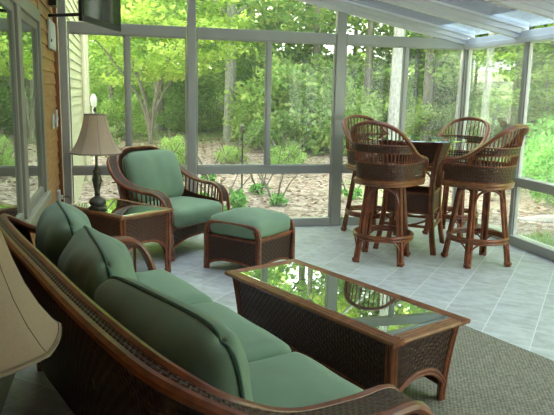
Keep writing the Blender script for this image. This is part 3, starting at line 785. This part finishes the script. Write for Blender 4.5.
# ---- bar stools
def bar_stool():
    t = thing('bar_stool', '', 'bar stool')
    RL = [(0,-.335,1.315), (.14,-.318,1.295), (.235,-.25,1.235), (.275,-.145,1.145), (.286,-.025,1.055), (.287,.10,1.003), (.284,.20,.99), (.277,.255,.955), (.268,.272,.88), (.262,.27,.79)]
    BL = [(0,-.245,.80), (.13,-.23,.80), (.205,-.185,.80), (.245,-.12,.80), (.258,-.03,.80), (.262,.07,.80), (.262,.16,.80), (.262,.22,.80), (.262,.245,.80), (.262,.262,.79)]
    k = 6; R = sm(mirror(RL), k); B = sm(mirror(BL), k); c = (len(R)-1)//2
    Ro = offset_h(R, -.013, -.004); Ri = offset_h(R, .013, .006)
    MB().tube(Ro, .0165, 8).build('rail', CANE, t); MB().tube(Ri, .0145, 8).build('rail', CANE_B, t)
    def S(i, v): return B[i].lerp(R[i], v)
    def vz(i, z): return max(0., min(1., (z - B[i].z)/max(1e-4, R[i].z - B[i].z)))
    def strip(z0, z1, name, m, lim):
        rng = [i for i in range(c-lim, c+lim+1) if R[i].z > z0 + .012]
        G = [[S(i, vz(i, z0)*(1-q/4) + vz(i, z1)*q/4) for i in rng] for q in range(5)]
        MB().sheet(G, .010).build(name, m, t)
        for z in (z0, z1): MB().tube([S(i, vz(i, z)) for i in rng if R[i].z > z], .007, 6).build('band_pole', CANE, t)
    ia = 8*k
    strip(.80, .945, 'woven_panel', WEAVE_S, ia); strip(1.045, 1.115, 'back_band', WEAVE_S, 5*k)
    for i in range(c-ia, c+ia+1, 2):
        z1 = min(1.045, R[i].z - .01)
        if z1 > .96: MB().tube([S(i, vz(i, .945)), S(i, vz(i, z1))], .006, 5).build('slat', CANE, t)
        if R[i].z > 1.15: MB().tube([S(i, vz(i, 1.125)), S(i, .985)], .0065, 5).build('spindle', CANE, t)
    # seat: bent seat frame with a dark woven seat
    ring = sm([(.265,.26,.775), (.27,0,.775), (.235,-.17,.775), (.12,-.25,.775), (0,-.262,.775), (-.12,-.25,.775), (-.235,-.17,.775), (-.27,0,.775), (-.265,.26,.775), (0,.275,.775)], 5, True)
    MB().tube(ring, .018, 8, True).tube([p + V(0,0,-.027) for p in ring], .013, 8, True).build('seat_frame', CANE_B, t)
    n = len(ring); mb = MB(); vs = [(p.x*.97, p.y*.97, z) for z in (.755, .80) for p in ring]
    mb.add(vs, [tuple(range(n))[::-1], tuple(range(n, 2*n))] + [(i, (i+1) % n, n+(i+1) % n, n+i) for i in range(n)], [(v[0], v[1]) for v in vs]); mb.build('seat', WEAVE, t, smooth=False)
    MB().lathe([(0,.705), (.13,.705), (.14,.73), (.13,.755), (0,.755)], 24, caps=False).build('swivel', BLACK, t)
    for sx in (-1, 1):
        for sy in (-1, 1):
            mb = MB(); a = V(sx*.222, sy*.222, 0); b_ = V(sx*.155, sy*.125, .735)
            for dx, dy in ((0,0), (-sx*.03, 0), (0, -sy*.03)):
                o = V(dx, dy, 0); mb.tube([a+o, a.lerp(b_, .5)+o, b_+o], .015, 8)
            mb.tube([a + V(-sx*.01, -sy*.01, .015), a + V(-sx*.01, -sy*.01, .04)], .036, 10)
            mb.build('leg', CANE, t)
            q = a.lerp(b_, .55)
    fr = .275
    MB().tube([(fr*math.cos(2*PI*i/40), fr*math.sin(2*PI*i/40), .262) for i in range(40)], .0165, 8, True).tube([(fr*math.cos(2*PI*i/40), fr*math.sin(2*PI*i/40), .232) for i in range(40)], .013, 8, True).build('foot_ring', CANE, t)
    for s in (-1, 1):
        for ax in (0, 1):
            P = sm([(-.165,0,.42), (-.15,0,.58), (-.105,0,.68), (0,0,.715), (.105,0,.68), (.15,0,.58), (.165,0,.42)], 4)
            P = [(p.x, s*.15, p.z) if ax == 0 else (s*.15, p.x, p.z) for p in P]
            MB().tube(P, .012, 7).build('arch_brace', CANE, t)
            for e in (-1, 1):
                Q = sm([(e*.20, .205, .10), (e*.185, .22, .17), (e*.13, .245, .225), (e*.05, .268, .24)], 3)
                Q = [(p.x, s*p.y, p.z) if ax == 0 else (s*p.y, p.x, p.z) for p in Q]
                MB().tube(Q, .009, 6).build('ring_brace', CANE, t)
    return t
spots = [((2.435,5.47), -50, 'wicker bar stool nearest the sofa, its woven back towards us, left of the bar table'),
         ((3.30,5.23), 32, 'wicker bar stool right of the bar table, its back to the side window'),
         ((3.68,6.38), 125, 'wicker bar stool behind the bar table in the far corner, facing us'),
         ((2.76,6.58), -165, 'wicker bar stool hidden behind the nearest stool, next to the window post')]
st0 = bar_stool()
for i, (p, a, lb) in enumerate(spots):
    o = st0 if i == 0 else copy_tree(st0)
    o.location = (p[0], p[1], 0); o.rotation_euler = (0, 0, math.radians(a)); 
    for ch in o.children:       # the seat swivels on its base
        if ch.name.split('.')[0] in ('leg', 'foot_ring', 'arch_brace', 'ring_brace'): ch.rotation_euler = (0, 0, math.radians((17, -32, 0, 0)[i]))
    tag(o, lb, 'bar stool', 'wicker bar stools round the bar table')

# ---- rug
rug = MB().box(-1.55, 1.55, -.95, .95, .0, .012)
rg = rug.build('sisal_rug', rug_mat(), smooth=False, bevel=.004); c_ = sofa_pt(-2.78 + 1.55, 3.345 - .95, .0005); rg.location = c_; rg.rotation_euler = (0,0,SROT)
tag(rg, 'flat grey-olive sisal rug under the coffee table', 'rug')

# ------------------------------------------------------------------ outside
def gz(x, y):
    d = max(0, y - 8.5, (x - 6)*.8)
    return -.12 + .045*d + .05*max(0, d-9) + .05*noise.noise(V(x*.35, y*.35, 0))*min(1, max(0, d)*.5 + .2)
def ground_mat():
    m, nt, b, o = mat('leaf_mulch')
    tc = N(nt, 'ShaderNodeTexCoord'); vo = N(nt, 'ShaderNodeTexVoronoi'); vo.inputs['Scale'].default_value = 16; nt.links.new(tc.outputs['Object'], vo.inputs['Vector'])
    sx = N(nt, 'ShaderNodeSeparateXYZ'); nt.links.new(vo.outputs['Color'], sx.inputs[0])
    big = noise_n(nt, .5, 4); f = mth(nt, 'ADD', mth(nt, 'MULTIPLY', sx.outputs[0], .7), mth(nt, 'MULTIPLY', big, .35))
    c = ramp(nt, f, [(.15, (.13,.085,.065)), (.45, (.26,.185,.15)), (.8, (.45,.355,.31))])
    gr = ramp(nt, noise_n(nt, .33, 3), [(.55, (0,0,0)), (.68, (1,1,1))])
    mx = N(nt, 'ShaderNodeMix', data_type='RGBA'); nt.links.new(gr, mx.inputs['Factor']); nt.links.new(c, mx.inputs['A']); mx.inputs['B'].default_value = (.24,.30,.12,1)
    ps = N(nt, 'ShaderNodeSeparateXYZ'); nt.links.new(tc.outputs['Object'], ps.inputs[0])    # woodland floor beyond the mulch bed
    far = mth(nt, 'MAXIMUM', mth(nt, 'SUBTRACT', ps.outputs[1], 16.5), mth(nt, 'SUBTRACT', ps.outputs[0], 10))
    far = mth(nt, 'ADD', far, mth(nt, 'MULTIPLY', noise_n(nt, .5, 4), 4)); far = mth(nt, 'MULTIPLY', mth(nt, 'SUBTRACT', far, 1.6), .6, True)
    wc = ramp(nt, noise_n(nt, .8, 5), [(.35, (.09,.075,.045)), (.5, (.13,.17,.06)), (.7, (.22,.32,.10))])
    m2 = N(nt, 'ShaderNodeMix', data_type='RGBA'); nt.links.new(far, m2.inputs['Factor']); nt.links.new(mx.outputs['Result'], m2.inputs['A']); nt.links.new(wc, m2.inputs['B'])
    nt.links.new(m2.outputs['Result'], b.inputs['Base Color']); b.inputs['Roughness'].default_value = .95; bump(nt, b, sx.outputs[0], .6, .03)
    return m
gx = [-30 + 1.0*i for i in range(86)]; gy = [-12 + 1.0*i for i in range(86)]
vs = [(x, y, gz(x, y) if not (-.8 < x < 4.5 and -2 < y < 7.5) else -.2) for y in gy for x in gx]; nx = len(gx)
fs = [(j*nx+i, j*nx+i+1, (j+1)*nx+i+1, (j+1)*nx+i) for j in range(len(gy)-1) for i in range(nx-1)]
g = MB().add(vs, fs).build('ground', ground_mat()); g['kind'] = 'structure'

def leaf_quads(cent, size, nrm_tilt, rng, aspect=.6, flat=1.0):
    """cent: (n,3) array -> one diamond leaf per point"""
    n = len(cent); az = rng.uniform(0, 2*PI, n); tl = rng.normal(0, nrm_tilt, n); tl2 = rng.normal(0, nrm_tilt, n)
    s = size*rng.uniform(.6, 1.4, n)
    d = np.stack([np.cos(az)*np.cos(tl), np.sin(az)*np.cos(tl), np.sin(tl)], 1)
    e = np.stack([-np.sin(az)*np.cos(tl2), np.cos(az)*np.cos(tl2), np.sin(tl2)], 1)
    v = np.empty((n, 4, 3)); v[:,0] = cent - d*s[:,None]*.5; v[:,2] = cent + d*s[:,None]*.5
    v[:,1] = cent + e*s[:,None]*.5*aspect; v[:,3] = cent - e*s[:,None]*.5*aspect
    return v.reshape(-1, 3)
def leaf_mesh(name, verts, m):
    n = len(verts)//4; me = bpy.data.meshes.new(name)
    me.vertices.add(n*4); me.loops.add(n*4); me.polygons.add(n)
    me.vertices.foreach_set('co', verts.astype(np.float32).ravel()); me.loops.foreach_set('vertex_index', np.arange(n*4, dtype=np.int32))
    me.polygons.foreach_set('loop_start', np.arange(0, n*4, 4, dtype=np.int32)); me.update(calc_edges=True); me.materials.append(m)
    return me
def crown_pts(rng, n, ncl, rad, z0, z1, cl_r, flat):
    h = (z1-z0)/2; c = rng.normal(0, 1, (ncl, 3)); c /= np.linalg.norm(c, axis=1)[:,None]; c *= rng.uniform(.35, 1, (ncl, 1))**.5
    c = c*np.array([rad, rad, h]) + np.array([0, 0, z0+h])
    k = rng.integers(0, ncl, n); p = rng.normal(0, 1, (n, 3)); p /= np.maximum(1e-6, np.linalg.norm(p, axis=1))[:,None]; p *= rng.uniform(0, 1, (n, 1))**.5
    return c[k] + p*np.array([cl_r, cl_r, cl_r*flat])
def put(me, name, parent):
    o = bpy.data.objects.new(name, me); COL.objects.link(o); o.parent = parent; return o

TREE_GROUP = 'leafy trees of the woods beyond the windows'
TREE_LABEL = 'leafy green tree in the woods beyond the yard'
rng = np.random.default_rng(3)
crowns = {}
for key, m, n, ncl, rad, z0, z1, cr, fl_, sz in (('Y', LEAF_Y, 9000, 80, 3.0, 1.4, 9.5, .75, .3, .17), ('G', LEAF_G, 8000, 70, 2.8, 1.0, 9.0, .8, .4, .18), ('D', LEAF_D, 8000, 60, 2.4, .4, 8.0, .8, .5, .17), ('H', LEAF_Y, 5000, 45, 2.6, 4.6, 10.5, .8, .3, .17), ('O', LEAF_O, 8000, 70, 2.8, 1.2, 9.0, .75, .3, .17)):
    crowns[key] = [leaf_mesh('crown', leaf_quads(crown_pts(rng, n, ncl, rad, z0, z1, cr, fl_), sz, .5, rng, .65), m) for _ in range(2)]
def trunk(par, h, r, lean=(0,0), m=BARK, branches=4, seed=0, b0=.35):
    rr = random.Random(seed); mb = MB()
    P = [(lean[0]*t + .05*math.sin(3*t+seed), lean[1]*t, h*t - .15) for t in [q/8 for q in range(9)]]
    mb.tube(P, [r*(1.15 - .75*q/8) for q in range(9)], 8)
    for q in range(branches):
        t = b0 + (1-b0)*rr.random(); i = min(7, int(t*8)); a = rr.uniform(0, 2*PI); L = rr.uniform(.8, 2.2); p = Vector(P[i])
        mb.tube([p, p + V(math.cos(a)*L*.5, math.sin(a)*L*.5, L*.4), p + V(math.cos(a)*L, math.sin(a)*L, L*.65)], [r*.35, r*.22, r*.08], 6)
    return mb.build('trunk', m, par)
def tree(x, y, key, v=0, s=1.0, rot=0, label=TREE_LABEL, group=TREE_GROUP, h=8, r=.12, lean=(0,0), m=BARK, sz=None, name='woodland_tree'):
    t = thing(name, label, 'tree', (x, y, gz(x, y)), rot, group)
    trunk(t, h, r, lean, m, 5, int(x*7+y*3)); c = put(crowns[key][v], 'crown', t); c.scale = (s, s, sz or s); return t
def dirx(px, Y):   # where the ray through a picture column meets depth Y at eye level
    d = fwd + rt*((px-277)/F_PX) + up2*((207.5-95)/F_PX); return d.x/d.y*Y
# trees whose trunks can be made out
tree(dirx(228,17), 17, 'H', 0, 1.0, .3, 'tall pale-trunked tree straight behind the armchair window', None, 9, .15, (.1,0), PALEBARK)
tree(dirx(396,12), 12, 'H', 1, .95, 1.1, 'pale grey leaning trunk behind the bar table, left of the window bar', None, 9, .13, (.5,0), PALEBARK)
tree(dirx(461,13), 13, 'H', 1, .9, 2.0, 'whitish slender trunk just left of the far corner post', None, 9, .10, (0,0), PALEBARK)
tree(dirx(486,12), 12, 'H', 0, .95, .5, 'pale trunk seen in the side window right of the corner post', None, 9, .08, (0,0), PALEBARK)
tree(dirx(428,15), 15, 'H', 1, 1.0, 4, 'dark straight trunk between the bar table and the corner post', None, 9, .14)
tree(dirx(307,19), 19, 'H', 1, 1.1, 2, 'twin dark trunk high in the window left of the wide post', None, 10, .14)
tree(dirx(368,16), 16, 'H', 0, 1.0, 5, 'dim slim trunk right of the wide window post', None, 10, .10)
tree(dirx(416,18), 18, 'H', 0, 1.0, 5, 'thin pale trunk just left of the dark trunk behind the bar table', None, 10, .07, (0,0), PALEBARK)
for px, Y, k, v in ((497,15,'D',0), (512,13.5,'G',0), (530,15,'D',1), (548,13,'G',1), (478,17,'G',0), (352,19,'D',1), (440,19,'D',0), (262,21,'D',1), (110,21,'G',0), (196,23,'D',0)):
    tree(dirx(px, Y), Y, k, v, .85, px, r=.08, sz=.75)
# low many-stemmed tree behind the armchair
t = thing('small_maple_tree', 'low many-stemmed maple in front of the woods behind the armchair', 'tree', (dirx(150,16), 16, gz(.5,16)), 0)
mb = MB()
for k in range(6):
    a = 2*PI*k/6; mb.tube(sm([(0,0,-.1), (.05*math.cos(a), .05*math.sin(a), .5), (.35*math.cos(a), .35*math.sin(a), 1.3), (1.1*math.cos(a), 1.1*math.sin(a), 2.3), (1.7*math.cos(a), 1.7*math.sin(a), 2.9)], 3), [.045]*5 + [.03]*4 + [.018]*4, 6)
mb.build('trunk', BARK, t)
put(leaf_mesh('crown', leaf_quads(crown_pts(rng, 11000, 100, 2.3, 1.3, 4.8, .6, .25), .13, .45, rng, .65), LEAF_Y), 'crown', t)
# the woods: rows of trees behind and to the right
rr = random.Random(12)
for (x0, x1, dx, Y, keys) in ((-9, 21, 3.6, 18, 'YGOYG'), (-11, 25, 3.8, 23, 'GYGYY'), (-14, 31, 3.4, 29, 'YDGYG'), (-18, 40, 4, 37, 'GYYG'), (-22, 50, 4.5, 46, 'DGYG')):
    x = x0
    while x < x1:
        tx, ty = x + rr.uniform(-.8, .8), Y + rr.uniform(-1.5, 1.5)
        pv = V(tx, ty, 0); ppx = 277 + F_PX*pv.dot(rt)/pv.dot(fwd)
        gap = ty > 20 and (285 < ppx < 335 or 362 < ppx < 398)      # openings in the woods
        if not (tx < 1 and ty < 14) and not gap: tree(tx, ty, rr.choice(keys), rr.randrange(2), rr.uniform(.85, 1.25), rr.uniform(0, 6), r=rr.uniform(.07, .15), h=rr.uniform(7, 9))
        x += dx
for (X, y0, y1, dy, keys) in ((12, 1, 15, 2.7, 'GYDG'), (16.5, -2, 17, 3.0, 'YGGD'), (22, -4, 20, 3.4, 'YGYG')):
    y = y0
    while y < y1:
        tree(X + rr.uniform(-1, 1), y + rr.uniform(-.8, .8), rr.choice(keys), rr.randrange(2), rr.uniform(.85, 1.2), rr.uniform(0, 6), r=rr.uniform(.07, .14), h=rr.uniform(7, 9)); y += dy

# shrubs
def bush_mesh(n, ncl, rad, h, sz, m, cr=.3, tilt=.7): return leaf_mesh('foliage', leaf_quads(crown_pts(rng, n, ncl, rad, .02, h, cr, .8), sz, tilt, rng, .6), m)
bm_d = [bush_mesh(3500, 40, .9, 1.5, .10, LEAF_D), bush_mesh(3500, 40, .95, 1.3, .10, LEAF_G)]
bm_b = [bush_mesh(4200, 45, .75, .85, .06, LEAF_B, .22), bush_mesh(2500, 30, .6, .6, .07, LEAF_B, .2)]
bm_o = [bush_mesh(2200, 30, .8, 1.1, .10, LEAF_O)]
def shrub(x, y, me, s=1, label='green woodland shrub growing under the trees', group='shrubs under the trees', name='shrub'):
    t = thing(name, label, 'shrub', (x, y, gz(x, y)-.02), rr.uniform(0, 6), group)
    mb = MB()
    for k in range(5):
        a = 2*PI*k/5; mb.tube([(0,0,-.05), (.2*math.cos(a), .2*math.sin(a), .35), (.4*math.cos(a), .4*math.sin(a), .6)], [.015,.01,.005], 5)
    mb.build('stems', BARK, t); c = put(me, 'foliage', t); c.scale = (s, s, s); return t
for px, Y, me, s in ((100,17,bm_o[0],.7), (125,18,bm_d[1],.8), (175,19,bm_d[0],.8), (205,19,bm_o[0],.7), (240,18,bm_o[0],.6), (262,16,bm_d[1],.9), (280,15,bm_d[0],1.3), (296,16,bm_d[1],1.7), (314,15,bm_d[0],1.5), (328,15,bm_d[1],1.3),
                     (350,16,bm_d[1],.9), (372,17,bm_o[0],.8), (392,17,bm_d[1],.8), (412,16,bm_d[0],.9), (435,15,bm_d[1],1.0), (450,16,bm_o[0],1.0), (330,20,bm_d[0],1.6), (290,20,bm_d[0],1.8), (420,20,bm_d[1],1.2), (160,23,bm_d[0],1.0), (110,22,bm_d[1],1.2), (190,24,bm_d[0],1.1),
                     (90,26,bm_d[1],1.8), (135,27,bm_d[1],1.7), (180,28,bm_d[0],1.9), (215,27,bm_o[0],1.8), (250,25,bm_d[1],1.8), (350,24,bm_d[1],1.8), (375,28,bm_b[0],2.2), (400,23,bm_d[0],1.6), (432,22,bm_d[1],1.8), (455,24,bm_d[0],1.8),
                     (474,19,bm_d[1],1.6), (490,17,bm_d[0],1.7), (505,20,bm_d[1],1.9), (520,16,bm_d[0],1.8), (538,18,bm_d[1],1.8), (552,15,bm_d[0],1.8), (480,24,bm_d[0],2.2), (515,25,bm_d[1],2.3), (545,23,bm_d[1],2.2)):
    shrub(dirx(px, Y), Y, me, s)
for i, (x, y, s) in enumerate(((6.6,8.2,1.2), (7.2,7.4,1.3), (7.0,6.5,1.2), (7.4,9.0,1.3), (7.6,5.7,1.3), (7.0,4.8,1.2), (8.3,6.6,1.5), (8.5,8.3,1.6), (7.9,4.0,1.3), (8.6,10.0,1.6))):
    shrub(x, y, bm_b[0], s, 'bright green rounded shrub in the bed outside the side window', 'bright shrubs outside the side window')
hosta = leaf_mesh('foliage', leaf_quads(crown_pts(rng, 90, 14, .38, .08, .42, .14, .8), .22, .6, rng, .5), LEAF_B)
for px, Y, lb in ((222, 8.3, 'broad-leaved green plant just outside the window right of the armchair'), (262, 9.8, 'small leafy plant in the mulch beyond the ottoman'), (278, 9.0, 'pale young plant in the mulch behind the ottoman'), (355, 9.4, 'low green plant in the mulch behind the stools'), (210, 11.0, 'low bluish-green plant in the mulch above the armchair arm')):
    shrub(dirx(px, Y), Y, hosta, .9 if px == 222 else .45, lb, None, 'leafy_plant')
for i in range(26):
    px, Y = rr.uniform(80, 560), rr.uniform(11.5, 16); x = dirx(px, Y)
    shrub(x, Y, rr.choice((bm_d[1], bm_o[0], bm_d[0])), rr.uniform(.22, .42), 'small low green plant scattered over the mulch bed', 'low plants scattered over the mulch bed', 'low_plant')
# ground litter and grass
n = 15000; a = np.stack([rng.uniform(-.5, 12, n), rng.uniform(2, 22, n)], 1); a = a[~((a[:,0] < 4.35) & (a[:,1] < 7.3))]
p = np.array([(x, y, gz(x, y) + .012) for x, y in a]); me = leaf_mesh('leaf_litter', leaf_quads(p, .085, .25, rng, .7), LITTER)
o = bpy.data.objects.new('leaf_litter', me); COL.objects.link(o); tag(o, 'tan dead leaves and wood chips strewn over the garden ground', 'leaf litter', kind='stuff')
n = 9000; x = 4.35 + np.abs(rng.normal(0, .35, n)); y = rng.uniform(2.5, 6.6, n); k = np.array([noise.noise(V(q*1.3, w_*1.3, 4)) for q, w_ in zip(x, y)]) > -.12; x, y = x[k], y[k]
p = np.array([(q, w_, gz(q, w_)) for q, w_ in zip(x, y)]); n = len(p); az = rng.uniform(0, 2*PI, n); h = rng.uniform(.06, .15, n); wv = .006
d = np.stack([np.cos(az), np.sin(az), np.zeros(n)], 1); ln = rng.normal(0, .04, (n, 3)); ln[:,2] = 0
v = np.empty((n,4,3)); v[:,0] = p - d*wv; v[:,1] = p + d*wv; v[:,2] = p + d*wv*.4 + ln + np.array([0,0,1])*h[:,None]; v[:,3] = p - d*wv*.4 + ln + np.array([0,0,1])*h[:,None]
o = bpy.data.objects.new('grass_strip', leaf_mesh('grass_strip', v.reshape(-1,3), GRASSM)); COL.objects.link(o); tag(o, 'thin yellow-green grass along the foot of the side window', 'grass', kind='stuff')
def stone(x, y, sx, sy, sz, rot, label):
    bm = bmesh.new(); bmesh.ops.create_icosphere(bm, subdivisions=3, radius=1)
    for q in bm.verts:
        k = 1 + .25*noise.noise(q.co*1.7 + V(x, y, 0)); q.co = V(q.co.x*sx*k, q.co.y*sy*k, q.co.z*sz*k)
    me = bpy.data.meshes.new('garden_stone'); bm.to_mesh(me); bm.free(); me.materials.append(STONE); me.shade_smooth()
    o = bpy.data.objects.new('garden_stone', me); COL.objects.link(o); o.location = (x, y, gz(x, y)+.02); o.rotation_euler = (0,0,rot); tag(o, label, 'stone')
stone(5.9, 7.3, .55, .09, .07, -.5, 'long pale edging stone in the mulch behind the right stool'); stone(5.6, 6.1, .34, .24, .05, .3, 'flat pale stepping stone beyond the grass at the side window')
# garden pole and round lantern
t = thing('garden_pole', 'thin dark garden pole with a small finial in the middle window', 'pole', (dirx(243,8.6), 8.6, gz(1.7,8.6)))
MB().tube([(0,0,-.1), (0,0,1.12)], .011).build('pole', BLACK, t); MB().lathe([(0,1.10), (.03,1.12), (.04,1.17), (.02,1.20), (.045,1.21), (0,1.25)], 12, caps=False).build('finial', BRONZE, t)
t = thing('garden_lantern', 'round white lantern on a post beside the end of the house', 'lantern', (dirx(93.5,13.6), 13.6, gz(-.4,13.6)))
MB().tube([(0,0,-.1), (0,0,1.15)], .03).build('post', WHITE, t); MB().lathe([(0,1.12), (.05,1.13), (.055,1.17), (.06,1.20), (.07,1.25), (.06,1.31), (.03,1.37), (0,1.375)], 16, caps=False).build('globe', WHITE, t)
